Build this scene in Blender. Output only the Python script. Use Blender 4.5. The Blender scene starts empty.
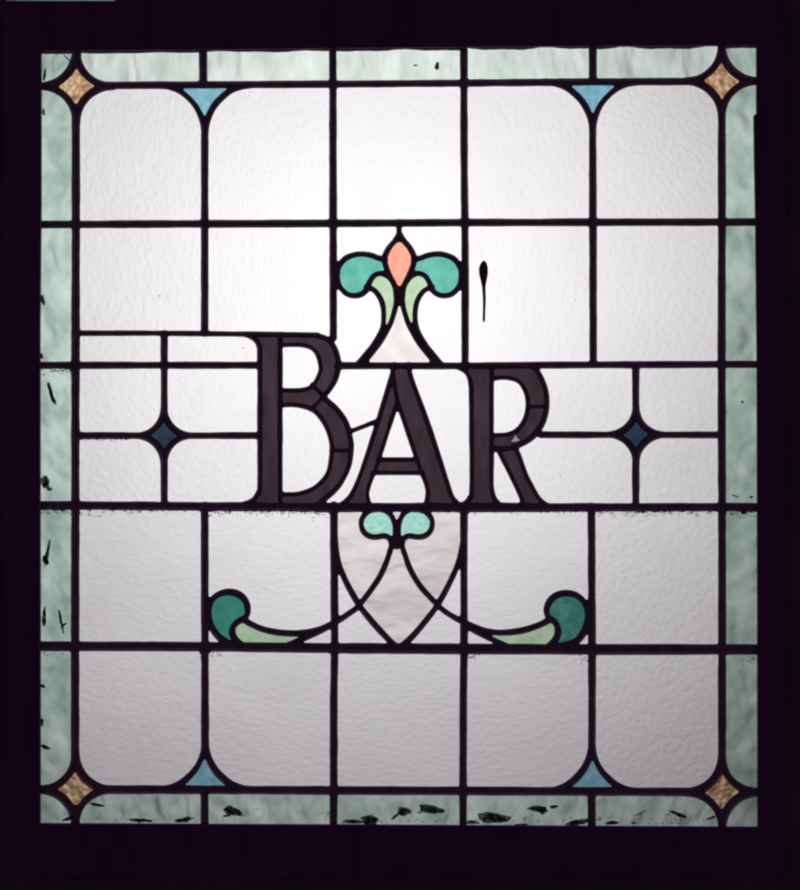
import bpy, bmesh, math, random
import numpy as np
from mathutils import Vector
from mathutils.geometry import delaunay_2d_cdt

random.seed(7)
sc = bpy.context.scene
COL = sc.collection
MM = 0.001                      # the plan below is drawn in millimetres, x right, y down
CX, CY = 400.0, 445.0
GT = 1.5                        # half thickness of the glass, mm
CAM_D = 2.4

def W(x, y, d=0.0):
    """plan mm -> metres; d = mm towards the room (camera side)"""
    return Vector(((x - CX) * MM, -d * MM, (CY - y) * MM))

# ------------------------------------------------------------------ materials
def newmat(name):
    m = bpy.data.materials.new(name); m.use_nodes = True
    nt = m.node_tree; nt.nodes.clear()
    return m, nt, nt.nodes, nt.links

def noise(N, L, vec, scale, detail=3, rough=.5, dist=0.0):
    n = N.new('ShaderNodeTexNoise'); n.inputs['Scale'].default_value = scale
    n.inputs['Detail'].default_value = detail; n.inputs['Roughness'].default_value = rough
    n.inputs['Distortion'].default_value = dist
    L.new(vec, n.inputs['Vector']); return n

def coords(N, L, stretch=(1, 1, 1), rot=0.0):
    tc = N.new('ShaderNodeTexCoord'); oi = N.new('ShaderNodeObjectInfo')
    mp = N.new('ShaderNodeMapping'); mp.inputs['Scale'].default_value = stretch
    mp.inputs['Rotation'].default_value = (0, rot, 0)
    mu = N.new('ShaderNodeMath'); mu.operation = 'MULTIPLY'; mu.inputs[1].default_value = 37.0
    cb = N.new('ShaderNodeCombineXYZ')
    L.new(oi.outputs['Random'], mu.inputs[0])
    for k in range(3): L.new(mu.outputs[0], cb.inputs[k])
    L.new(tc.outputs['Object'], mp.inputs['Vector'])
    ad = N.new('ShaderNodeVectorMath'); ad.operation = 'ADD'
    L.new(mp.outputs[0], ad.inputs[0]); L.new(cb.outputs[0], ad.inputs[1])
    return ad.outputs[0]

def ramp(N, L, fac, stops):
    r = N.new('ShaderNodeValToRGB'); e = r.color_ramp.elements
    while len(e) < len(stops): e.new(.5)
    for el, (p, c) in zip(e, stops):
        el.position = p; el.color = (*c, 1)
    L.new(fac, r.inputs[0]); return r.outputs[0]

def glass_mat(name, c_lo, c_hi, stretch=(1, 1, 1), rot=0, cscale=18, bscale=90, bump=.6, bdist=.002,
              fine=300, fine_amt=.4, kind='noise', gloss=.04, cdist=0.0, lohi=(.35, .68)):
    m, nt, N, L = newmat(name)
    v = coords(N, L, stretch, rot)
    cn = noise(N, L, v, cscale, 3, .55, cdist)
    col = ramp(N, L, cn.outputs['Fac'], [(lohi[0], c_lo), (lohi[1], c_hi)])
    if kind == 'facet':
        b1 = N.new('ShaderNodeTexVoronoi'); b1.inputs['Scale'].default_value = bscale
        L.new(v, b1.inputs['Vector']); h1 = b1.outputs['Distance']
    elif kind == 'ripple':
        h1 = noise(N, L, v, bscale, 1, .4, .25).outputs['Fac']; fine_amt = .02
    else:
        h1 = noise(N, L, v, bscale, 1.3, .5, .1).outputs['Fac']
    h2 = noise(N, L, v, fine, 2, .6).outputs['Fac']
    mx = N.new('ShaderNodeMath'); mx.operation = 'MULTIPLY_ADD'
    L.new(h2, mx.inputs[0]); mx.inputs[1].default_value = fine_amt; L.new(h1, mx.inputs[2])
    bp = N.new('ShaderNodeBump'); bp.inputs['Strength'].default_value = bump
    bp.inputs['Distance'].default_value = bdist; L.new(mx.outputs[0], bp.inputs['Height'])
    tr = N.new('ShaderNodeBsdfTranslucent'); L.new(col, tr.inputs['Color']); L.new(bp.outputs[0], tr.inputs['Normal'])
    gl = N.new('ShaderNodeBsdfGlossy'); gl.inputs['Roughness'].default_value = .25
    gl.inputs['Color'].default_value = (.8, .8, .8, 1); L.new(bp.outputs[0], gl.inputs['Normal'])
    mix = N.new('ShaderNodeMixShader'); mix.inputs[0].default_value = gloss
    L.new(tr.outputs[0], mix.inputs[1]); L.new(gl.outputs[0], mix.inputs[2])
    out = N.new('ShaderNodeOutputMaterial'); L.new(mix.outputs[0], out.inputs[0])
    return m

def solid_mat(name, c1, c2, scale=40, rough=.6, bump=.3, stretch=(1, 1, 1), metallic=0, spec=.3):
    m, nt, N, L = newmat(name)
    v = coords(N, L, stretch)
    n = noise(N, L, v, scale, 5, .6, .3)
    col = ramp(N, L, n.outputs['Fac'], [(.3, c1), (.7, c2)])
    n2 = noise(N, L, v, scale * 5, 3, .6)
    bp = N.new('ShaderNodeBump'); bp.inputs['Strength'].default_value = bump; bp.inputs['Distance'].default_value = .001
    L.new(n2.outputs['Fac'], bp.inputs['Height'])
    p = N.new('ShaderNodeBsdfPrincipled'); L.new(col, p.inputs['Base Color'])
    p.inputs['Roughness'].default_value = rough; p.inputs['Metallic'].default_value = metallic
    p.inputs['Specular IOR Level'].default_value = spec
    L.new(bp.outputs[0], p.inputs['Normal'])
    out = N.new('ShaderNodeOutputMaterial'); L.new(p.outputs[0], out.inputs[0])
    return m

WH = dict(fine=230, fine_amt=.2, bdist=.0016)
G = {
 'clear_v': glass_mat('clear_glass_vertical_grain', (.91, .90, .905), (.96, .953, .957), (1.35, 1, .8), cscale=9, bscale=165, bump=.72, **WH),
 'clear_h': glass_mat('clear_glass_horizontal_grain', (.90, .89, .905), (.96, .95, .96), (.75, 1, 1.3), cscale=9, bscale=165, bump=.6, **WH),
 'clear_r': glass_mat('clear_glass_rippled', (.91, .90, .90), (.96, .955, .95), (1, 1, 1), .5, cscale=9, bscale=165, bump=.78, **WH),
 'border_h': glass_mat('sea_green_rolled_glass_long', (.45, .62, .54), (.74, .88, .80), (1.5, 1, .8), .2, cscale=34, bscale=44, bump=1.0, bdist=.010, kind='ripple', gloss=.04, cdist=.3, lohi=(.3, .7)),
 'border_lit_tone': glass_mat('sea_green_rolled_glass_lit_tone', (.66, .80, .72), (.88, .97, .91), (1.5, 1, .6), .2, cscale=30, bscale=40, bump=1.0, bdist=.010, kind='ripple', gloss=.04, cdist=.3, lohi=(.3, .7)),  # top border: stronger backlight put into a paler glass colour
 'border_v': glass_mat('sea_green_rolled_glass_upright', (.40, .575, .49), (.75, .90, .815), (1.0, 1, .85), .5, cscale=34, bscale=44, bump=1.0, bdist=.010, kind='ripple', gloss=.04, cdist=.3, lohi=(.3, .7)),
 'border_dim_tone': glass_mat('sea_green_rolled_glass_dim_light_tone', (.34, .48, .405), (.63, .765, .685), (1.0, 1, .85), .5, cscale=34, bscale=44, bump=1.0, bdist=.010, kind='ripple', gloss=.04, cdist=.3, lohi=(.3, .7)),  # right border: falling-off backlight put into a darkened copy of the upright glass
 'teal': glass_mat('teal_glass', (.10, .43, .35), (.19, .57, .47), cscale=70, bscale=120, bump=.4, lohi=(.3, .75)),
 'teal_low': glass_mat('deep_teal_glass', (.035, .23, .18), (.065, .34, .27), cscale=70, bscale=120, bump=.4, lohi=(.3, .75)),
 'teal_dark': glass_mat('darker_mottled_teal_glass', (.045, .21, .175), (.12, .36, .29), cscale=90, bscale=120, bump=.5, lohi=(.45, .8), cdist=1.0),
 'green': glass_mat('pale_green_glass', (.43, .62, .40), (.58, .75, .53), cscale=70, bscale=120, bump=.5),
 'coral': glass_mat('salmon_glass', (.93, .36, .26), (1.0, .48, .34), cscale=110, bscale=160, bump=.4),
 'blue': glass_mat('sky_blue_glass', (.19, .47, .60), (.32, .60, .70), cscale=140, bscale=200, bump=.5),
 'amber': glass_mat('hammered_amber_glass', (.62, .36, .19), (1.0, .72, .42), cscale=110, bscale=150, bump=1.0, bdist=.0045, kind='facet', lohi=(.4, .6), fine_amt=.1),
 'mint': glass_mat('mint_glass', (.33, .72, .58), (.56, .90, .78), (1, 1, 2), .6, cscale=120, bscale=120, bump=.6, cdist=1),
 'navy': glass_mat('dark_blue_glass', (.018, .042, .062), (.032, .062, .088), cscale=80, bscale=150, bump=.5),
 'letter': glass_mat('smoky_purple_glass', (.036, .023, .030), (.054, .036, .044), (1, 1, .4), cscale=70, bscale=120, bump=.4),
 'wispy': glass_mat('wispy_cream_glass', (.74, .685, .675), (.93, .88, .87), (.7, 1, 1.5), .5, cscale=26, bscale=52, bump=1.0, bdist=.005, kind='ripple', cdist=1.0),
 'wispy_top': glass_mat('wispy_cream_glass_pale', (.80, .75, .73), (.93, .89, .87), (1.5, 1, .7), .3, cscale=22, bscale=40, bump=.6, bdist=.003, fine=90, fine_amt=.2, cdist=1.5),
 'chip': glass_mat('chipped_glass', (.25, .25, .26), (.38, .38, .38)),
 'strip': glass_mat('pale_blue_light_leak', (.08, .15, .24), (.22, .31, .42)),  # tint of the light leaking past the frame
}
mb, nt, N, L = newmat('glass_rear_face')
_t = N.new('ShaderNodeBsdfTransparent'); _t.inputs[0].default_value = (1, 1, 1, 1)
_o = N.new('ShaderNodeOutputMaterial'); L.new(_t.outputs[0], _o.inputs[0])
M_BACK = mb
M_LEAD = solid_mat('oxidised_lead', (.10, .055, .105), (.17, .10, .17), 60, .6, .5)
M_SOLDER = M_LEAD
M_WOOD = solid_mat('black_painted_wood', (.07, .012, .075), (.11, .022, .11), 12, .65, .4, (6, 1, 1))
M_WOODV = solid_mat('black_painted_wood_upright', (.07, .012, .075), (.11, .022, .11), 12, .65, .4, (1, 1, .15))
M_WALL = solid_mat('black_wall', (.07, .04, .07), (.12, .075, .11), 14, .85, .5)
M_PUTTY = solid_mat('dark_putty', (.30, .30, .38), (.50, .48, .58), 60, .8, .8)
M_SMEAR = solid_mat('cement_smear', (.05, .045, .05), (.14, .13, .13), 200, .8, .8)
def thin_mat(name, f, lo=None):
    m, nt, N, L = newmat(name)
    v = coords(N, L); n = noise(N, L, v, 240, 2, .5)
    mr = N.new('ShaderNodeMapRange'); mr.inputs['From Min'].default_value = .35; mr.inputs['From Max'].default_value = .62
    mr.inputs['To Min'].default_value = f * .25 if lo is None else lo; mr.inputs['To Max'].default_value = min(1, f * 1.6)
    L.new(n.outputs['Fac'], mr.inputs['Value'])
    t = N.new('ShaderNodeBsdfTransparent'); d = N.new('ShaderNodeBsdfDiffuse'); d.inputs[0].default_value = (.05, .045, .05, 1)
    x = N.new('ShaderNodeMixShader'); L.new(mr.outputs[0], x.inputs[0])
    L.new(t.outputs[0], x.inputs[1]); L.new(d.outputs[0], x.inputs[2])
    o = N.new('ShaderNodeOutputMaterial'); L.new(x.outputs[0], o.inputs[0]); return m
M_THIN = thin_mat('cement_film', .22); M_MID = thin_mat('cement_film_thicker', .5); M_GRIME = thin_mat('grime_film', .3)
M_CORE = thin_mat('cement_film_thickest', .8, .74)
M_DRIP = solid_mat('black_drip', (.05, .022, .05), (.08, .04, .075), 100, .5, .2)

# ------------------------------------------------------------------ curves
def spl(pts, n=7):
    P = [Vector(p) for p in pts]
    P = [P[0] * 2 - P[1]] + P + [P[-1] * 2 - P[-2]]
    out = []
    for i in range(1, len(P) - 2):
        for k in range(n):
            t = k / n; a, b, c, d = P[i - 1:i + 3]
            out.append(.5 * ((2 * b) + (c - a) * t + (2 * a - 5 * b + 4 * c - d) * t * t + (3 * b - a - 3 * c + d) * t ** 3))
    out.append(P[-2])
    return [(p.x, p.y) for p in out]

def arc(cx, cy, r, sx, sy, n=14, a=1.0, b=1.0):
    """quarter circle joining two arms of a crossing at (cx,cy) in quadrant (sx,sy)"""
    out = []
    for k in range(n + 1):
        t = math.pi / 2 * k / n
        out.append((cx + sx * r * a * (1 - math.sin(t)), cy + sy * r * b * (1 - math.cos(t))))
    return out

S = []                                    # strokes: (points, width)
def st(pts, w=7.0): S.append(([tuple(p) for p in pts], w))

# perimeter cames (lie in the rebate behind the frame)
OPEN = [(41.2, 50.5), (200, 49.5), (400, 47.3), (600, 45.8), (756.6, 45.0), (757.0, 300), (757.8, 600), (758.0, 827.5), (600, 826.8), (400, 825.8), (40.3, 824), (39.8, 450)]
outer = [(37, 47), (760.5, 41.5), (762, 831.5), (37, 828.5)]
st(outer + [outer[0]], 5)
# uprights
st([(78, 40), (78, 60)], 7.2)
st([(77, 108), (77, 225), (76.6, 365), (76.5, 505), (76.2, 645), (76.2, 766)], 7.0)
st([(76.5, 808), (76.5, 832)], 7.6)
st([(720.5, 36), (720.5, 60)], 7.2)
st([(720.7, 104), (720.8, 225), (720.5, 365), (721, 506), (721, 648), (721, 768)], 6.6)
st([(721, 812), (721, 836)], 7)
st([(203.6, 42), (203.9, 82)], 7)
st([(205.3, 132), (205.4, 225), (205.3, 333.5)], 6.6)
st([(205.3, 505), (205.6, 645), (205.7, 743)], 7)
st([(205.3, 792), (205.3, 832)], 7)
st([(332.8, 42), (333.2, 86), (333.4, 225), (333.6, 338)], 7.2)
st([(334.0, 505), (335.0, 646), (333.9, 700), (334, 788), (333.6, 834)], 7.4)
st([(463.6, 40), (463.8, 150), (465.0, 260), (464.8, 366)], 7.0)
st([(463.6, 505), (463.8, 648), (463, 700), (462.8, 789), (463, 834)], 7.2)
st([(592, 38), (592.2, 79)], 7.2)
st([(592, 128), (592.3, 225), (592.6, 365)], 6.6)
st([(590.8, 506), (591.4, 648), (591.3, 744)], 6.8)
st([(591, 794), (591, 836)], 7.2)
# cross cames
st([(30, 87.3), (56, 87.2)], 6.6)
st([(100, 86.3), (205, 85.6), (333, 84.9), (464, 83.9), (592, 82.6), (700, 82.3)], 6.3)
st([(742, 81.5), (766, 81.3)], 6)
st([(30, 225), (77, 224.8), (205, 224.2), (333, 223.8), (465, 223.0), (592, 222.6), (766, 222.4)], 7.2)
st([(76, 333.2), (160, 333.2), (250, 334.2), (318, 335)], 5.2)
st([(30, 365.2), (77, 365.2), (258, 365.2)], 6.8)
st([(338, 365.6), (465, 365.8), (545, 365), (720, 364.3), (766, 364.3)], 6.8)
st([(76, 435.3), (142, 435.4)], 6.3)
st([(188, 435.4), (259, 435.2)], 6.3)
st([(540, 434.5), (612, 434.6)], 6.0)
st([(658, 434.6), (721, 434.6)], 6.0)
st([(30, 505), (77, 505), (205, 506), (330, 507)], 8)
st([(325, 507), (465, 507), (548, 507)], 8.4)
st([(540, 507), (721, 506.6), (766, 506.6)], 7.6)
st([(30, 645.3), (205, 645.8), (334, 647.2)], 8.3)
st([(330, 647.3), (464, 648.0), (592, 648.6), (766, 648.6)], 9.2)
st([(30, 788.2), (56, 788.3)], 6.3)
st([(100, 788.3), (205, 788.5), (333, 789.2), (463, 789.6), (592, 790.2), (700, 790.7)], 6.6)
st([(742, 790.8), (766, 790.8)], 6)
# uprights through the small diamonds
st([(165, 333), (165, 414)], 6.2); st([(165, 457), (165, 506)], 6.4)
st([(635, 365), (635, 412)], 6.2); st([(635, 456), (635, 507)], 6.4)
# corner stars
for (cx, cy) in ((77.3, 87), (720.6, 81.8), (76.4, 788.3), (721, 791)):
    for sx in (-1, 1):
        for sy in (-1, 1):
            st(arc(cx, cy, 36, sx, sy), 6.8)
for (cx, cy) in ((164.8, 435.4), (635.2, 434.4)):
    for sx in (-1, 1):
        for sy in (-1, 1):
            st(arc(cx, cy, 28, sx, sy), 6.2)
# blue spandrels
for (cx, cy, sy) in ((205.5, 86, 1), (592, 83, 1), (205.7, 788.3, -1), (591.4, 790, -1)):
    for sx in (-1, 1):
        st(spl([(cx + sx * a, cy + sy * b) for a, b in ((45, 0), (35.5, 1.4), (26, 5.2), (17.3, 11.8), (9.6, 20.3), (4.3, 30), (1.3, 40), (.2, 52))]), 5.6)
# ---- letter B
st(spl([(240, 334.2), (247, 335), (255, 339), (259.5, 346), (260.2, 360), (260.2, 480), (258.5, 492), (253, 500), (240, 505.5)]), 4.6)
st([(280.6, 334), (280.6, 507)], 4.4)
st(spl([(280, 335), (305, 335), (318, 336), (328, 339.5), (335, 348.5), (338.8, 363), (336.3, 377.5), (330.5, 388.5), (323.5, 396.5)]), 5.0)
st(spl([(323.5, 396.5), (328, 401), (337, 409), (346.5, 423), (351, 440), (351.3, 451), (348.7, 467), (341, 482.5), (332, 492.5), (320, 502.5), (312, 508)]), 5.0)
st(spl([(280, 345.2), (303, 345.2), (315.5, 351), (320.6, 365), (319.5, 374), (312.5, 385.8), (301, 390), (280, 390)]), 4.0)
st(spl([(280, 405.2), (297, 405), (313.5, 410), (325, 423.5), (331.3, 441), (331.5, 455.3), (327.4, 474), (315.2, 487), (299, 493.2), (280, 494)]), 4.0)
st([(312, 384), (324.5, 397)], 3.4)
st([(325, 395.5), (311, 409.5)], 3.4)
st([(331, 450.2), (351, 450.2)], 3.0)
# ---- link between B and A
st([(350, 431.5), (378, 420.5)], 4.2)
# ---- letter A
st(spl([(394.5, 364), (391, 378), (378.7, 419), (362.3, 469), (354, 489.5), (348, 499), (338, 507)]), 4.6)
st(spl([(408.5, 364), (412, 380), (428.5, 425), (444.8, 475), (451.3, 495), (456, 501.5), (462, 507)]), 4.6)
st([(392.5, 372), (397.6, 403)], 4.0)
st(spl([(397.4, 401), (395, 409), (379.3, 458), (373.5, 474), (369, 486), (367.6, 495), (370.5, 507)]), 4.0)
st(spl([(397.4, 401), (400, 409), (416.4, 458), (422.2, 474), (426.8, 486), (427.6, 495), (425, 507)]), 4.0)
st([(378, 459.2), (418, 459.2)], 4.0)
st([(372, 472.6), (423, 472.6)], 4.0)
# ---- letter R
st(spl([(450, 365.5), (459, 368), (467, 373.5), (470.4, 384), (471, 400), (471.4, 486), (469, 498), (463, 505), (458, 508)]), 4.4)
st(spl([(491.3, 365), (491.3, 470), (491.6, 488), (494.5, 498.5), (501, 505.5), (506, 508)]), 4.2)
st(spl([(530, 366), (536, 370), (541.2, 379), (545.6, 392), (546.2, 407.3), (543, 420.5), (537.5, 429.8), (530.5, 438), (517.5, 445.4), (508, 448), (491, 449)]), 4.8)
st(spl([(491, 378.6), (505, 377.6), (517.8, 381), (525, 391), (527.4, 403.5), (525, 417.6), (517.6, 429), (507.5, 434), (491, 435)]), 4.0)
st([(527, 406.3), (546, 406.3)], 3.2)
st(spl([(496, 447), (501, 456), (519.5, 494), (521.6, 502), (520, 508)]), 4.2)
st(spl([(514.5, 446), (519, 456), (525, 473.2), (531, 485), (537.5, 496.5), (545, 503.5), (553, 507.5)]), 4.4)
# ---- flower
AX = 399.4
def mir(p, ax): return [(2 * ax - x, y) for x, y in p]
def both(p, w, ax=AX, n=7):
    s_ = spl(p, n); st(s_, w); st(mir(s_, ax), w)
st([(399, 222), (399, 240)], 5.2)
both([(399.2, 234), (395, 241), (389.5, 247.5), (385.5, 255), (384.8, 262), (388.4, 273), (394, 284), (397.8, 294), (399.4, 301)], 5.4)
both([(385.5, 260), (378, 258.2), (370, 255.3), (358, 254.4), (346, 258.5), (339, 267), (337.6, 276), (339.6, 286), (347.5, 294.3), (358, 295.6), (366, 291), (369.4, 283), (374, 276), (381, 273.6), (389, 275.4)], 5.2)
both([(382, 274), (389, 278), (394.6, 287), (396.0, 298)], 4.6)
both([(366.5, 287), (375, 291), (381.5, 301), (383.8, 314), (382, 329), (374, 344), (366, 354), (356, 366)], 5.0)
both([(396.8, 288), (396.3, 302), (394, 313), (389.5, 326), (381, 341), (372, 353), (362, 365.5)], 5.0)
# ---- lower motif
lobe = [(396.2, 546), (395.2, 536), (394.6, 524), (391, 514.5), (384.5, 509.6), (377, 508.8), (368.5, 511), (362.5, 517.5), (361.4, 524.5), (364, 531.5), (370, 535.8), (377, 536.4), (384.5, 535.3), (389.5, 537.8), (391.2, 544), (390, 552)]
st(spl(lobe), 5.0)
st(mir(spl(lobe), 396.8), 5.0)
st(spl([(390.5, 548), (386.2, 562), (378, 579), (359.5, 604.3), (348, 613.5), (336, 621.2), (319, 628.8), (302, 632.2), (284, 632.2), (266, 629.2), (253, 624), (243.5, 618.5)]), 5.0)
st(spl([(336, 622), (318, 631.4), (301, 639), (284, 646)]), 4.8)
st(spl([(403, 548), (409.5, 567), (420, 585), (437.5, 604.3), (449, 613.5), (463.5, 621.3), (478, 627.8), (490, 631), (505, 631.7), (522, 629.5), (538, 624.5), (548, 619.5)]), 5.0)
st(spl([(463, 622.5), (478, 631.6), (492, 638.6), (508, 646)]), 4.8)
st(spl([(334.5, 530), (337, 554), (344.3, 577), (358.5, 603), (372, 620.5), (386, 636), (398, 648)]), 5.4)
st(spl([(464, 530), (462.8, 542), (458, 562), (450, 581), (437.5, 604), (424, 622), (411, 637), (398, 648)]), 5.4)
# scroll ends
st(spl([(236, 646), (221, 637.5), (212.3, 626), (209, 612), (212, 600), (219.5, 593.5), (229.5, 591.2), (239.5, 593.8), (246.2, 600.5), (248.4, 609.5), (246.5, 616), (239, 620.5), (233.6, 626), (233, 633), (237, 640), (245, 646)]), 5.6)
st(spl([(557, 646), (574, 641.5), (582.8, 632), (587, 620), (586.8, 609), (582.5, 600), (575, 594.2), (566, 592.3), (556, 594.4), (549, 600.8), (546, 609), (547.6, 616), (554.5, 621.5), (557.4, 629), (555.5, 638), (548, 646)]), 5.6)

# ------------------------------------------------------------------ cut the sheet into panes along the cames
vs, es = [], []
for pts, w in list(S):                     # under every came end the glass cut runs on a little, so cuts always meet
    for a, b in ((pts[0], pts[1]), (pts[-1], pts[-2])):
        d = (Vector(a) - Vector(b)).normalized(); nrm = Vector((-d.y, d.x)); a = Vector(a)
        for q0, q1 in ((a, a + d * 3.2), (a - nrm * 3.1, a + nrm * 3.1)):
            vs += [q0, q1]; es.append((len(vs) - 2, len(vs) - 1))
for pts, w in S:
    b = len(vs)
    vs += [Vector(p) for p in pts]
    es += [(b + i, b + i + 1) for i in range(len(pts) - 1)]
for q0, q1 in (((389, 544), (405, 544)), ((203.9, 80), (204, 90)), ((592.2, 77), (592.2, 87)), ((205.3, 784), (205.3, 795)), ((591, 786), (591, 797)), ((548, 643), (546, 654)), ((557, 643), (557, 654)), ((236, 643), (236, 654)), ((245, 643), (246, 654))):
    vs += [Vector(q0), Vector(q1)]; es.append((len(vs) - 2, len(vs) - 1))
chip = [(515.2, 434.6), (516.5, 437.6), (519.8, 440.2), (515.5, 441.6), (511.0, 441.5), (513.8, 438.4)]
_b = len(vs); vs += [Vector(p) for p in chip]; es += [(_b + i, _b + (i + 1) % 6) for i in range(6)]
V2, E2, F2, ov, oe, of_ = delaunay_2d_cdt(vs, es, [], 0, 1e-4)
cons = {tuple(sorted(e)) for e, o in zip(E2, oe) if len(o)}
F2 = [tuple(f) for f in F2]
adj = {}
for fi, f in enumerate(F2):
    for k in range(3):
        adj.setdefault(tuple(sorted((f[k], f[(k + 1) % 3]))), []).append(fi)
comp = [-1] * len(F2); comps = []
for s0 in range(len(F2)):
    if comp[s0] >= 0: continue
    c = len(comps); stack = [s0]; comp[s0] = c; mem = []
    while stack:
        f = stack.pop(); mem.append(f)
        for k in range(3):
            e = tuple(sorted((F2[f][k], F2[f][(k + 1) % 3])))
            if e in cons: continue
            for g in adj[e]:
                if comp[g] < 0: comp[g] = c; stack.append(g)
    comps.append(mem)

def tri_area(f):
    a, b, c = (V2[i] for i in F2[f]); return ((b - a).cross(c - a)) / 2
def comp_info(mem):
    A = 0; c = Vector((0, 0))
    for f in mem:
        t = abs(tri_area(f)); A += t; c += t * (V2[F2[f][0]] + V2[F2[f][1]] + V2[F2[f][2]]) / 3
    return A, (c / A if A > 1e-9 else c)
def find(x, y):
    p = Vector((x, y))
    for fi, f in enumerate(F2):
        a, b, c = (V2[i] for i in f)
        s1 = (b - a).cross(p - a); s2 = (c - b).cross(p - b); s3 = (a - c).cross(p - c)
        if (s1 >= 0 and s2 >= 0 and s3 >= 0) or (s1 <= 0 and s2 <= 0 and s3 <= 0): return comp[fi]
    return -1

def link(o, parent=None):
    COL.objects.link(o)
    WLOC[o.name] = o.location.copy()
    if parent:
        o.parent = parent
        o.location = o.location - WLOC[parent.name]
    return o
WLOC = {}

root = bpy.data.objects.new('stained_glass_panel', None)
root.empty_display_size = .05
root.location = W(399, 876, 0)
COL.objects.link(root)
WLOC[root.name] = root.location.copy()
root['label'] = 'leaded stained glass panel reading BAR, with sea green border, in a black wooden frame'
root['category'] = 'glass panel'
bpy.context.view_layer.update()

def slab(name, mem, mat, parent, bow=0.0):
    """one piece of cut glass, 3 mm thick, from a list of triangles"""
    A, c = comp_info(mem)
    idx = {}; verts = []; faces = []; mats = []
    tris = []
    for f in mem:
        t = list(F2[f])
        if tri_area(f) < 0: t.reverse()
        tris.append(t)
        for i in t:
            if i not in idx: idx[i] = len(idx)
    n = len(idx)
    order = sorted(idx, key=idx.get)
    org = W(c.x, c.y, 0)
    tilt = random.uniform(-.0, .0)
    for i in order: verts.append(W(V2[i].x, V2[i].y, GT) - org)
    for i in order: verts.append(W(V2[i].x, V2[i].y, -GT) - org)
    cnt = {}
    for t in tris:
        a, b, d = (idx[i] for i in t)
        faces.append((a, d, b)); mats.append(0)
        faces.append((a + n, b + n, d + n)); mats.append(1)
        for e in ((a, b), (b, d), (d, a)): cnt[e] = 1
    for (a, b) in list(cnt):
        if (b, a) not in cnt:
            faces.append((a, b, b + n, a + n)); mats.append(1)
    me = bpy.data.meshes.new(name); me.from_pydata(verts, [], faces)
    me.materials.append(mat); me.materials.append(M_BACK)
    me.polygons.foreach_set('material_index', mats)
    bm = bmesh.new(); bm.from_mesh(me); bmesh.ops.recalc_face_normals(bm, faces=bm.faces); bm.to_mesh(me); bm.free()
    me.update()
    o = bpy.data.objects.new(name, me); o.location = org
    link(o, parent)
    return o

used = {}
def pane(name, seeds, mat, parent=root, label=None):
    mem = []
    for s in seeds:
        c = find(*s)
        if c < 0 or c in used: print('SEED PROBLEM', name, s, c, used.get(c)); continue
        used[c] = name; mem += comps[c]
    if not mem: return None
    o = slab(name, mem, G[mat], parent)
    if label: o['label'] = label
    return o

outside = find(0, 0)
hull = {c for c in range(len(comps)) if any(V2[i].x < 36.5 or V2[i].x > 761.9 or V2[i].y < 41.6 or V2[i].y > 831.4 for f in comps[c] for i in F2[f]) and comp_info(comps[c])[1].x != 0}

# letters: the upright is the letter's own mesh, its other pieces are sub-parts
B = pane('letter', [(270, 420)], 'letter', label='letter B in smoky purple glass')
pane('upper_bowl', [(330, 365)], 'letter', B)
pane('middle_bar', [(295, 398)], 'letter', B)
pane('lower_bowl', [(338, 430)], 'letter', B)
pane('lower_bowl', [(338, 470)], 'letter', B)
pane('counter_pane', [(298, 365)], 'clear_v', B)
pane('counter_pane', [(300, 450)], 'clear_v', B)
A_ = pane('letter', [(425, 440)], 'letter', label='letter A in smoky purple glass')
pane('thin_leg', [(385, 415)], 'letter', A_)
pane('crossbar', [(398, 466)], 'letter', A_)
pane('counter_pane', [(398, 440)], 'clear_v', A_)
R_ = pane('letter', [(481, 430)], 'letter', label='letter R in smoky purple glass')
pane('bowl', [(537, 395)], 'letter', R_)
rb = pane('bowl', [(530, 425)], 'letter', R_)
pane('glass_chip', [(515.3, 439.5)], 'chip', rb)
pane('leg', [(520, 475)], 'letter', R_)
pane('counter_pane', [(508, 405)], 'clear_v', R_)
pane('counter_pane', [(505, 485)], 'clear_r', R_)
# flower
pane('flower_bud', [(399, 262)], 'coral')
for x in (355, 444): pane('flower_leaf', [(x, 275)], 'teal', label='round teal leaf beside the coral bud')
for x in (386, 413): pane('calyx_leaf', [(x, 290)], 'green', label='curved pale green leaf under the coral bud')
pane('flower_stem_pane', [(399, 345)], 'wispy_top', label='wispy cream glass triangle under the flower')
# lower motif
for x in (377, 416): pane('bud_lobe', [(x, 522)], 'mint', label='small round mint lobe under the letters')
pane('shield_pane', [(355, 560)], 'wispy'); pane('shield_pane', [(440, 560)], 'wispy')
pane('shield_pane', [(398, 600)], 'wispy', label='wispy cream pane at the tip of the shield')
pane('scroll_lobe', [(228, 610)], 'teal_low'); pane('scroll_lobe', [(567, 610)], 'teal_dark', label='mottled dark teal lobe at the right scroll end')
pane('scroll_leaf', [(270, 636)], 'green'); pane('scroll_leaf', [(525, 636)], 'green')
# diamonds and spandrels
for p in ((77, 87), (720.6, 82), (76.4, 788), (721, 791)): pane('corner_diamond', [p], 'amber')
for p in ((164.8, 435.4), (635.2, 434.4)): pane('small_diamond', [p], 'navy')
for p in ((206, 98), (592, 95), (206, 775), (591, 778)): pane('triangle_pane', [p], 'blue')

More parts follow.
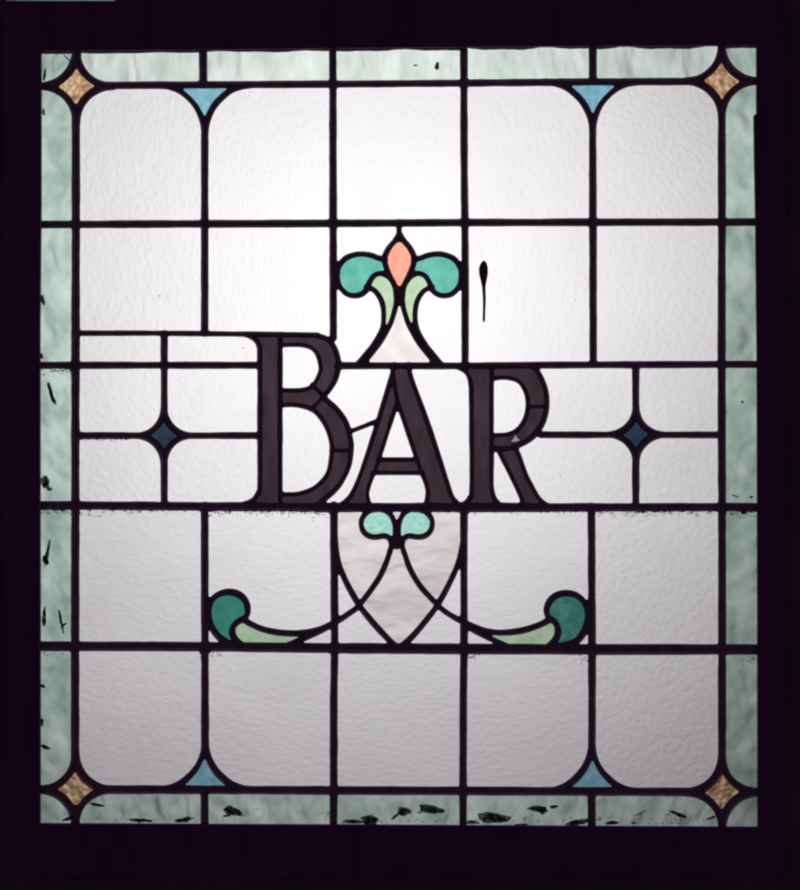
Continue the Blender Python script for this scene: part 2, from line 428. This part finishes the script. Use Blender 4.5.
borders = []
for c, mem in enumerate(comps):
    if c in used: continue
    A, ce = comp_info(mem)
    xs = [V2[i].x for f in mem for i in F2[f]]; ys = [V2[i].y for f in mem for i in F2[f]]
    if min(xs) < 36.2 or max(xs) > 761.5 and ce.x > 760.8 or min(ys) < 41.7 and ce.y < 46 or max(ys) > 831.6 or ce.x < 38: continue
    if A < 14 or min(max(xs) - min(xs), max(ys) - min(ys)) < (4.5 if A > 45 else 3.5): continue
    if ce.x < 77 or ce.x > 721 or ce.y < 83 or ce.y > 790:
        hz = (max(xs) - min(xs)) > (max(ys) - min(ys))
        o = slab('border_pane', mem, G['border_lit_tone' if ce.y < 83 and 90 < ce.x < 700 else 'border_dim_tone' if ce.x > 700 and ce.y > 230 else 'border_h' if hz else 'border_v'], root)
        borders.append((min(xs), min(ys), max(xs), max(ys), o))
    else:
        k = 'clear_v' if ce.y < 335 and ce.x < 600 else 'clear_h' if ce.y > 506 and ce.x < 560 else 'clear_r'
        slab('clear_pane', mem, G[k], root)
    used[c] = 'x'
print('components', len(comps), 'panes', len(used), 'borders', len(borders))

# ------------------------------------------------------------------ lead: one relief sheet front and back, its foot sunk in the glass
H = 0.62
x0, y0, x1, y1 = 33.0, 38.0, 766.0, 836.0
nx = int((x1 - x0) / H) + 1; ny = int((y1 - y0) / H) + 1
gx = x0 + np.arange(nx) * H; gy = y0 + np.arange(ny) * H
sd = np.full((ny, nx), 12.0); PAD = 13
rs = np.random.RandomState(3)
def smooth_noise(cell, seed):
    r = np.random.RandomState(seed)
    m = int((y1 - y0) / cell) + 3; n = int((x1 - x0) / cell) + 3
    g = r.rand(m, n)
    fx = (gx - x0) / cell; fy = (gy - y0) / cell
    ix = fx.astype(int); iy = fy.astype(int); tx = fx - ix; ty = fy - iy
    tx = tx * tx * (3 - 2 * tx); ty = ty * ty * (3 - 2 * ty)
    a = g[iy][:, ix]; b = g[iy][:, ix + 1]; c = g[iy + 1][:, ix]; d = g[iy + 1][:, ix + 1]
    tx = tx[None, :]; ty = ty[:, None]
    return (a * (1 - tx) + b * tx) * (1 - ty) + (c * (1 - tx) + d * tx) * ty - .5
for pts, w in S:
    P = np.array(pts)
    bx0, by0 = P.min(0) - PAD; bx1, by1 = P.max(0) + PAD
    i0 = max(0, int((bx0 - x0) / H)); i1 = min(nx, int((bx1 - x0) / H) + 2)
    j0 = max(0, int((by0 - y0) / H)); j1 = min(ny, int((by1 - y0) / H) + 2)
    if i1 <= i0 or j1 <= j0: continue
    D = np.full((j1 - j0, i1 - i0), 99.0)
    for a, b in zip(P[:-1], P[1:]):
        sx0, sy0 = np.minimum(a, b) - PAD; sx1, sy1 = np.maximum(a, b) + PAD
        a0 = max(i0, int((sx0 - x0) / H)); a1 = min(i1, int((sx1 - x0) / H) + 2)
        b0 = max(j0, int((sy0 - y0) / H)); b1 = min(j1, int((sy1 - y0) / H) + 2)
        if a1 <= a0 or b1 <= b0: continue
        X, Y = np.meshgrid(gx[a0:a1], gy[b0:b1])
        d = b - a; LL = max(1e-9, (d * d).sum())
        t = np.clip(((X - a[0]) * d[0] + (Y - a[1]) * d[1]) / LL, 0, 1)
        dist = np.hypot(X - a[0] - t * d[0], Y - a[1] - t * d[1])
        sub = D[b0 - j0:b1 - j0, a0 - i0:a1 - i0]
        np.minimum(sub, dist, out=sub)
    np.minimum(sd[j0:j1, i0:i1], D - (w + .1) / 2, out=sd[j0:j1, i0:i1])
kk = np.arange(-6, 7) * H; kern = np.exp(-kk * kk / (2 * .95 ** 2)); kern /= kern.sum()
sp = np.pad(sd, 6, mode='edge')
sp = sum(kern[q] * sp[q:q + ny, :] for q in range(13)); sd = sum(kern[q] * sp[:, q:q + nx] for q in range(13))
sd += smooth_noise(22, 11) * .5 + smooth_noise(8, 12) * .25          # hand-worked wobble of the flanges
# crumbs of old cement squeezed out along some cames
XX, YY = np.meshgrid(gx, gy)
def crumb(xa, xb, ya, yb, amt):
    m = ((XX > xa) & (XX < xb) & (YY > ya) & (YY < yb)).astype(float)
    return m * amt
cm = crumb(42, 118, 506, 516, 1.3) + crumb(118, 150, 506, 512, .5) + crumb(205, 330, 507, 517, 1.0) + crumb(640, 757, 507, 515, 1.3) + crumb(590, 640, 507, 511, .7) \
   + crumb(40, 75, 365, 375, 1.0) + crumb(200, 222, 646, 660, 1.1) + crumb(466, 480, 649, 662, .9) + crumb(582, 592, 649, 664, 1.2) \
   + crumb(740, 757, 649, 665, 1.2) + crumb(78, 130, 435, 442, .7) + crumb(500, 600, 508, 512, .4) + crumb(440, 470, 508, 514, .6)
cn = np.clip(smooth_noise(1.7, 21) + smooth_noise(3.6, 22), 0, 1)
sd -= cm * cn * 1.6
keep_v = sd < 1.3
z = 2.3 * np.tanh(np.clip(-sd, -2, 20) / 1.9) + smooth_noise(7, 31) * .3 * np.clip(-sd - .5, 0, 1)
inn = sd < .1
mask = inn[:-1, :-1] | inn[1:, :-1] | inn[:-1, 1:] | inn[1:, 1:]
gyy, gxx = np.gradient(sd, H); g2 = np.maximum(gxx ** 2 + gyy ** 2, .25)
over = np.clip(sd - .1, 0, .9)                       # draw the outermost vertices in onto the flange's edge
z = 2.3 * np.tanh(np.clip(-np.minimum(sd, .1), -2, 20) / 1.9) + smooth_noise(7, 31) * .3 * np.clip(-sd - .5, 0, 1)
PXs = XX - over * gxx / g2; PYs = YY - over * gyy / g2
vid = -np.ones((ny, nx), int)
jj, ii = np.nonzero(mask)
for dj, di in ((0, 0), (0, 1), (1, 0), (1, 1)): vid[jj + dj, ii + di] = 0
vj, vi = np.nonzero(vid == 0); n = len(vj); vid[vj, vi] = np.arange(n)
px_ = PXs[vj, vi]; py_ = PYs[vj, vi]; zz = z[vj, vi]
zz = np.maximum(zz, -.9)
front = np.stack([(px_ - CX) * MM, -(GT + zz) * MM, (CY - py_) * MM], 1)
back = front.copy(); back[:, 1] = (GT + zz) * MM
q = np.stack([vid[jj, ii], vid[jj + 1, ii], vid[jj + 1, ii + 1], vid[jj, ii + 1]], 1)
qb = q[:, ::-1] + n
# rim between the two sheets
ed = {}
mp = np.pad(mask, 1)
rim = []
a = mask & ~mp[:-2, 1:-1]; j_, i_ = np.nonzero(a); rim.append(np.stack([vid[j_, i_], vid[j_, i_ + 1]], 1))
a = mask & ~mp[2:, 1:-1]; j_, i_ = np.nonzero(a); rim.append(np.stack([vid[j_ + 1, i_ + 1], vid[j_ + 1, i_]], 1))
a = mask & ~mp[1:-1, :-2]; j_, i_ = np.nonzero(a); rim.append(np.stack([vid[j_ + 1, i_], vid[j_, i_]], 1))
a = mask & ~mp[1:-1, 2:]; j_, i_ = np.nonzero(a); rim.append(np.stack([vid[j_, i_ + 1], vid[j_ + 1, i_ + 1]], 1))
rim = np.concatenate(rim); qr = np.stack([rim[:, 0], rim[:, 1], rim[:, 1] + n, rim[:, 0] + n], 1)
allv = np.concatenate([front, back]); allf = np.concatenate([q, qb, qr])
me = bpy.data.meshes.new('lead_came')
me.vertices.add(len(allv)); me.vertices.foreach_set('co', allv.ravel())
me.loops.add(len(allf) * 4); me.loops.foreach_set('vertex_index', allf.ravel().astype(np.int32))
me.polygons.add(len(allf)); me.polygons.foreach_set('loop_start', np.arange(0, len(allf) * 4, 4, dtype=np.int32))
me.polygons.foreach_set('use_smooth', np.ones(len(allf), bool))
me.update(calc_edges=True); me.validate(); me.materials.append(M_LEAD)
link(bpy.data.objects.new('lead_came', me), root)
print('lead verts', len(allv))

# ------------------------------------------------------------------ small meshes
def blob(name, poly, d0, th, mat, parent, halo=False):
    """domed flat lump with outline poly (mm) lying on the front of the glass"""
    c = Vector((sum(p[0] for p in poly) / len(poly), sum(p[1] for p in poly) / len(poly)))
    org = W(c.x, c.y, d0); bm = bmesh.new()
    rings = []
    prof = ((1.0, -.15), (1.0, .25 * th), (.8, .75 * th), (.45, th)) if not halo else ((1.35, -.15), (1.35, .08), (1.1, .16), (.85, .3), (.62, .7 * th), (.35, th))
    for k, (s, h) in enumerate(prof):
        rings.append([bm.verts.new(W(c.x + (p[0] - c.x) * s, c.y + (p[1] - c.y) * s, d0 + h) - org) for p in poly])
    m = len(poly)
    for r0, r1 in zip(rings, rings[1:]):
        for i in range(m): bm.faces.new((r0[i], r0[(i + 1) % m], r1[(i + 1) % m], r1[i]))
    bm.faces.new(rings[-1]); bm.faces.new(rings[0][::-1])
    bmesh.ops.recalc_face_normals(bm, faces=bm.faces)
    me = bpy.data.meshes.new(name); bm.to_mesh(me); bm.free(); me.materials.append(mat)
    if halo:
        me.materials.append(M_THIN); me.materials.append(M_MID)
        for i, p in enumerate(me.polygons): p.material_index = 1 if i < 2 * m else 2 if i < 3 * m else 0
    o = bpy.data.objects.new(name, me); o.location = org
    return link(o, parent)

def lump(cx, cy, rx, ry, ang=0, n=22, rough=.22, seed=0):
    r = random.Random(seed * 13 + int(cx * 7 + cy))
    ph = [r.uniform(0, 6.28) for _ in range(4)]
    ca, sa = math.cos(math.radians(ang)), math.sin(math.radians(ang)); out = []
    for k in range(n):
        t = 2 * math.pi * k / n
        s = 1 + rough * (math.sin(2 * t + ph[0]) * .7 + math.sin(3 * t + ph[1]) * .6 + math.sin(5 * t + ph[2]) * .5 + math.sin(8 * t + ph[3]) * .35)
        x, y = rx * s * math.cos(t), ry * s * math.sin(t)
        out.append((cx + x * ca - y * sa, cy + x * sa + y * ca))
    return out

def border_at(x, y):
    for a, b, c, d, o in borders:
        if a <= x <= c and b <= y <= d: return o
    return root
SM = [  # x, y, half length, half height, angle
 (353, 821.3, 9, 1.5, 0), (370, 820, 7, 3.6, 8), (404, 811, 5.6, 3.0, 5), (396, 815.5, 5, 1.0, -35), (431, 809, 8.6, 3.6, 8), (419.5, 812, 2, .7, 0),
 (472.5, 822, 4.6, 1.7, 0), (493, 817.5, 11.5, 4.2, 8), (538, 808.6, 8, 2.2, 2), (541, 811, 3.4, 2.0, 20), (553.5, 806.5, 3.2, 1.3, 0), (577, 822.3, 8.5, 2.6, -10), (521, 824.6, 5.5, 1.0, 0),
 (678, 814, 6.6, 1.6, 22), (711, 817.5, 3.8, 1.1, -20), (612, 822.5, 5, 1.4, 0), (640, 813, 5, .5, -25),
 (97.5, 804.5, 5.2, 1.3, 12), (139, 820, 6.5, 1.6, 0), (149, 820.5, 3, 1.1, 0), (184, 819.5, 6.2, 2.0, -8), (233, 811, 8, 3.0, 18), (227, 815.5, 3, .9, 0), (69, 818, 5, 1.4, -25),
 (51, 392, 1.4, 8, -16), (54, 399, 1.0, 4.5, -25), (45.5, 482, 3.2, 5.5, -20), (50, 489, 2, 1.5, 0), (47.8, 553, 1.6, 9.5, 10), (46, 560, 2.0, 4, -30), (44.6, 617, 1.5, 8, 0), (61.5, 621, 1.1, 8.5, -12), (64, 625, 3, .9, -35),
 (43.3, 686, 2.2, 1.2, 20), (46, 747, 3.5, 1.6, 20), (42.2, 722, 1.4, 3.4, 0), (43, 300, 1.6, 4, -10), (42, 356, 1.2, 2.2, 0), (44, 112, 1.0, 3.0, 0), (45, 75, 1.0, 5, 10),
 (437, 66.3, 1.6, 3.2, 0), (415.5, 65.6, 1.6, .7, 0), (742, 402, 1.2, .8, 0), (751, 497, 1.3, .9, 0), (735, 496, 3, .6, 20), (743, 512.5, 2.2, 1.4, 0), (68, 59, .4, 5, -45),
]
for i, (x, y, a, b_, an) in enumerate(SM):
    blob('cement_smear', lump(x, y, a, b_, an, 24 if max(a, b_) > 3 else 12, .15, i), GT, .7, M_CORE, border_at(x, y), True)
def grime():
    r = random.Random(5); bm = bmesh.new(); c0 = W(400, 507)
    rows = [(42, 118, 511, 2.6, 70), (118, 200, 510, 1.6, 30), (208, 330, 511.5, 2.4, 80), (340, 460, 511.5, 1.0, 14), (470, 586, 511.3, 1.3, 36), (595, 757, 511.2, 2.4, 120),
            (42, 74, 370, 2.0, 22), (80, 130, 439, 1.2, 20), (200, 222, 652, 3.5, 18), (466, 480, 654, 3.0, 10), (580, 592, 655, 4.5, 20), (742, 757, 656, 4, 22), (42, 74, 652, 2, 10),
            (344, 460, 822, 2.5, 14), (470, 585, 821, 3, 26), (597, 715, 820, 3.5, 34), (90, 200, 820, 2.0, 16), (210, 330, 815, 3, 10), (604, 690, 823.5, 1.2, 30)]
    for xa, xb, y, spread, nn in rows:
        for _ in range(nn):
            x = r.uniform(xa, xb); yy = y + abs(r.gauss(0, 1)) * spread * (1 if y < 800 else -.8)
            rx, ry = r.uniform(.6, 2.8), r.uniform(.5, 1.5); m = 9; t0 = r.uniform(0, 6)
            h = GT + .03 + r.random() * .25
            ring = [bm.verts.new(W(x + rx * math.cos(t0 + 6.283 * k / m) * r.uniform(.7, 1.25), yy + ry * math.sin(t0 + 6.283 * k / m) * r.uniform(.7, 1.25), h) - c0) for k in range(m)]
            top = bm.verts.new(W(x, yy, h + .12) - c0)
            for k in range(m): bm.faces.new((ring[k], top, ring[(k + 1) % m]))
    bmesh.ops.recalc_face_normals(bm, faces=bm.faces)
    me = bpy.data.meshes.new('cement_grime'); bm.to_mesh(me); bm.free(); me.materials.append(M_GRIME)
    o = bpy.data.objects.new('cement_grime', me); o.location = c0; o['kind'] = 'stuff'; link(o, root)
grime()
# tiny specks on the clear glass
for (x, y, r) in ((160, 296, .9), (243, 348, .7), (483, 466, .0), (575, 300, .5), (462, 249, 1.0), (149, 250, .6), (330, 300, .5), (112, 690, .5), (560, 476, .6)):
    if r: blob('cement_speck', lump(x, y, r, r * .8, 0, 8), GT, .4, M_SMEAR, root)
# black drop on the glass right of the flower
drop = [(484.1, 260.6), (486.2, 262.5), (487.7, 267), (487.9, 273), (487.0, 279), (485.9, 284), (485.5, 289), (485.8, 300), (485.3, 312), (485.0, 320), (484.2, 322.4), (483.0, 322.2), (482.5, 320),
        (482.8, 308), (482.6, 296), (482.0, 288), (480.6, 281), (479.1, 275), (478.7, 269), (480.0, 264.5), (482.2, 261.3)]
blob('black_drip', drop, GT, 1.6, M_DRIP, root)['label'] = 'black spoon-shaped drip on the clear pane right of the flower'

# ------------------------------------------------------------------ frame
def box_poly(name, poly, d_back, d_front, mat, parent, bevel=1.2):
    c = Vector((sum(p[0] for p in poly) / len(poly), sum(p[1] for p in poly) / len(poly)))
    org = W(c.x, c.y, 0); bm = bmesh.new()
    f = [bm.verts.new(W(x, y, d_front) - org) for x, y in poly]; b = [bm.verts.new(W(x, y, d_back) - org) for x, y in poly]
    bm.faces.new(f); bm.faces.new(b[::-1]); m = len(poly)
    for i in range(m): bm.faces.new((f[i], b[i], b[(i + 1) % m], f[(i + 1) % m]))
    bmesh.ops.recalc_face_normals(bm, faces=bm.faces)
    if bevel:
        ee = [e for e in bm.edges if all(v in f for v in e.verts)]
        bmesh.ops.bevel(bm, geom=ee, offset=bevel * MM, segments=2, affect='EDGES', clamp_overlap=True)
    me = bpy.data.meshes.new(name); bm.to_mesh(me); bm.free(); me.materials.append(mat)
    o = bpy.data.objects.new(name, me); o.location = org
    return link(o, parent)
FD = 9.0                                    # frame face stands 9 mm in front of the glass centre
k = (CAM_D * 1000 - FD) / (CAM_D * 1000)
def fr(p): return (CX + (p[0] - CX) * k, CY + (p[1] - CY) * k)
FX0, FX1, FY0, FY1 = 4.5, 784, 2.5, 874
tl, tr_ = fr((41.0, 50.4)), fr((756.8, 45.0)); bl, br_ = fr((40.0, 824)), fr((758.0, 827.6))
box_poly('stile', [(FX0, FY0), (tl[0], FY0), tl, fr((41, 200)), fr((39.8, 330)), fr((40.1, 600)), bl, (bl[0], FY1), (FX0, FY1)], -12, FD, M_WOODV, root, .3)
box_poly('stile', [(FX1, FY0), (FX1, FY1), (br_[0], FY1), br_, fr((757.8, 600)), fr((757.3, 365)), fr((755.8, 225)), fr((754.6, 160)), fr((754.0, 115)), fr((756.8, 113.5)), tr_, (tr_[0], FY0)], -12, FD, M_WOODV, root, .3)
box_poly('rail', [(tl[0], FY0), (tr_[0], FY0), tr_, fr((600, 45.8)), fr((400, 47.4)), fr((200, 49.6)), tl], -12, FD - .15, M_WOOD, root, .3)
box_poly('rail', [(bl[0], FY1), bl, fr((400, 825.6)), fr((600, 826.8)), br_, (br_[0], FY1)], -12, FD - .15, M_WOOD, root, .3)
# beads of putty with a wavy lower edge along the head of the glass
def putty(xa, xb, f0, amp, seed):
    r = random.Random(seed); nn = 26
    top = lambda x: 50.6 - (x - 40) * 5.6 / 716 - 1.5
    ph = [r.uniform(0, 6.28) for _ in range(3)]
    low = [(x, top(x) + 1.5 + f0 + amp * (math.sin(x * .07 + ph[0]) * .6 + math.sin(x * .15 + ph[1]) * .4 + math.sin(x * .5 + ph[2]) * .12)) for x in [xa + (xb - xa) * i / nn for i in range(nn + 1)]]
    o = box_poly('putty_bead', [(xa, top(xa)), (xb, top(xb))] + low[::-1], GT - .2, GT + 1.8, M_PUTTY, border_at((xa + xb) / 2, 60), .5)
putty(42, 74.5, 4.0, .3, 1); putty(81.5, 200.2, 3.6, .5, 2); putty(207.2, 329.3, 3.2, .9, 3); putty(336.6, 460, 3.0, 1.1, 4)
putty(467.2, 588.4, 2.4, 1.6, 5); putty(595.6, 717, 2.8, 1.7, 6); putty(724, 755.5, 3.6, .6, 7)

# ------------------------------------------------------------------ the dark surround the window stands in
def wall():
    bm = bmesh.new()
    def bx(xa, ya, xb, yb, da, db):
        v = [bm.verts.new(W(x, y, d)) for d in (da, db) for x, y in ((xa, ya), (xb, ya), (xb, yb), (xa, yb))]
        for f in ((0, 1, 2, 3), (7, 6, 5, 4), (0, 4, 5, 1), (1, 5, 6, 2), (2, 6, 7, 3), (3, 7, 4, 0)): bm.faces.new([v[i] for i in f])
    F, Bk = -2.0, -60.0
    bx(-900, -700, FX0 + 1, 1800, Bk, F); bx(FX1 - 1, -700, 1700, 1800, Bk, F)
    bx(FX0 + 1, FY1 - 1, FX1 - 1, 1800, Bk, F)
    bx(FX0 + 1, -700, FX1 - 1, -10, Bk, F)
    bx(118, -10, FX1 - 1, FY0 + 1, Bk, F)
    bmesh.ops.recalc_face_normals(bm, faces=bm.faces)
    me = bpy.data.meshes.new('wall'); bm.to_mesh(me); bm.free(); me.materials.append(M_WALL)
    o = bpy.data.objects.new('wall', me); COL.objects.link(o); o['kind'] = 'structure'
wall()
st_ = box_poly('light_leak_strip', [(14, -9), (120, -9), (120, 5), (14, 5)], -20, -17, G['strip'], None, 0)  # added strip, stands in for light leaking past the frame top
st_.data.materials.append(M_BACK)
for p in st_.data.polygons:
    if p.normal.y > .5: p.material_index = 1
st_['label'] = 'added thin pale blue strip for light leaking above the frame at top left'; st_['category'] = 'strip'

# ------------------------------------------------------------------ light
def area(name, loc, target, energy, size, color):
    l = bpy.data.lights.new(name, 'AREA'); l.shape = 'DISK'; l.size = size; l.energy = energy; l.color = color
    o = bpy.data.objects.new(name, l); o.location = loc
    o.rotation_euler = (Vector(target) - Vector(loc)).to_track_quat('-Z', 'Y').to_euler()
    COL.objects.link(o); return o
c = W(398, 310); c2 = W(265, 175)
area('lamp', (c.x, .65, c.z), (c2.x, 0, c2.z), 4.85, .14, (.99, 1, .985))
w = bpy.data.worlds.new('World'); sc.world = w; w.use_nodes = True
bg = w.node_tree.nodes['Background']; bg.inputs[0].default_value = (.97, .6, 1.0, 1); bg.inputs[1].default_value = .06

# ------------------------------------------------------------------ camera
cd = bpy.data.cameras.new('camera'); cam = bpy.data.objects.new('camera', cd); COL.objects.link(cam)
cam.location = (0, -CAM_D, 0); cam.rotation_euler = (math.pi / 2, 0, 0)
cd.sensor_width = 36; cd.sensor_fit = 'VERTICAL'; cd.sensor_height = 36
cd.lens = 36 * CAM_D / .890; cd.clip_end = 100; cd.clip_start = .05
sc.camera = cam
sc.view_settings.view_transform = 'Standard'; sc.view_settings.look = 'None'
sc.view_settings.gamma = 1; sc.view_settings.exposure = 0
sc.render.engine = 'CYCLES'
sc.cycles.filter_width = 2.3
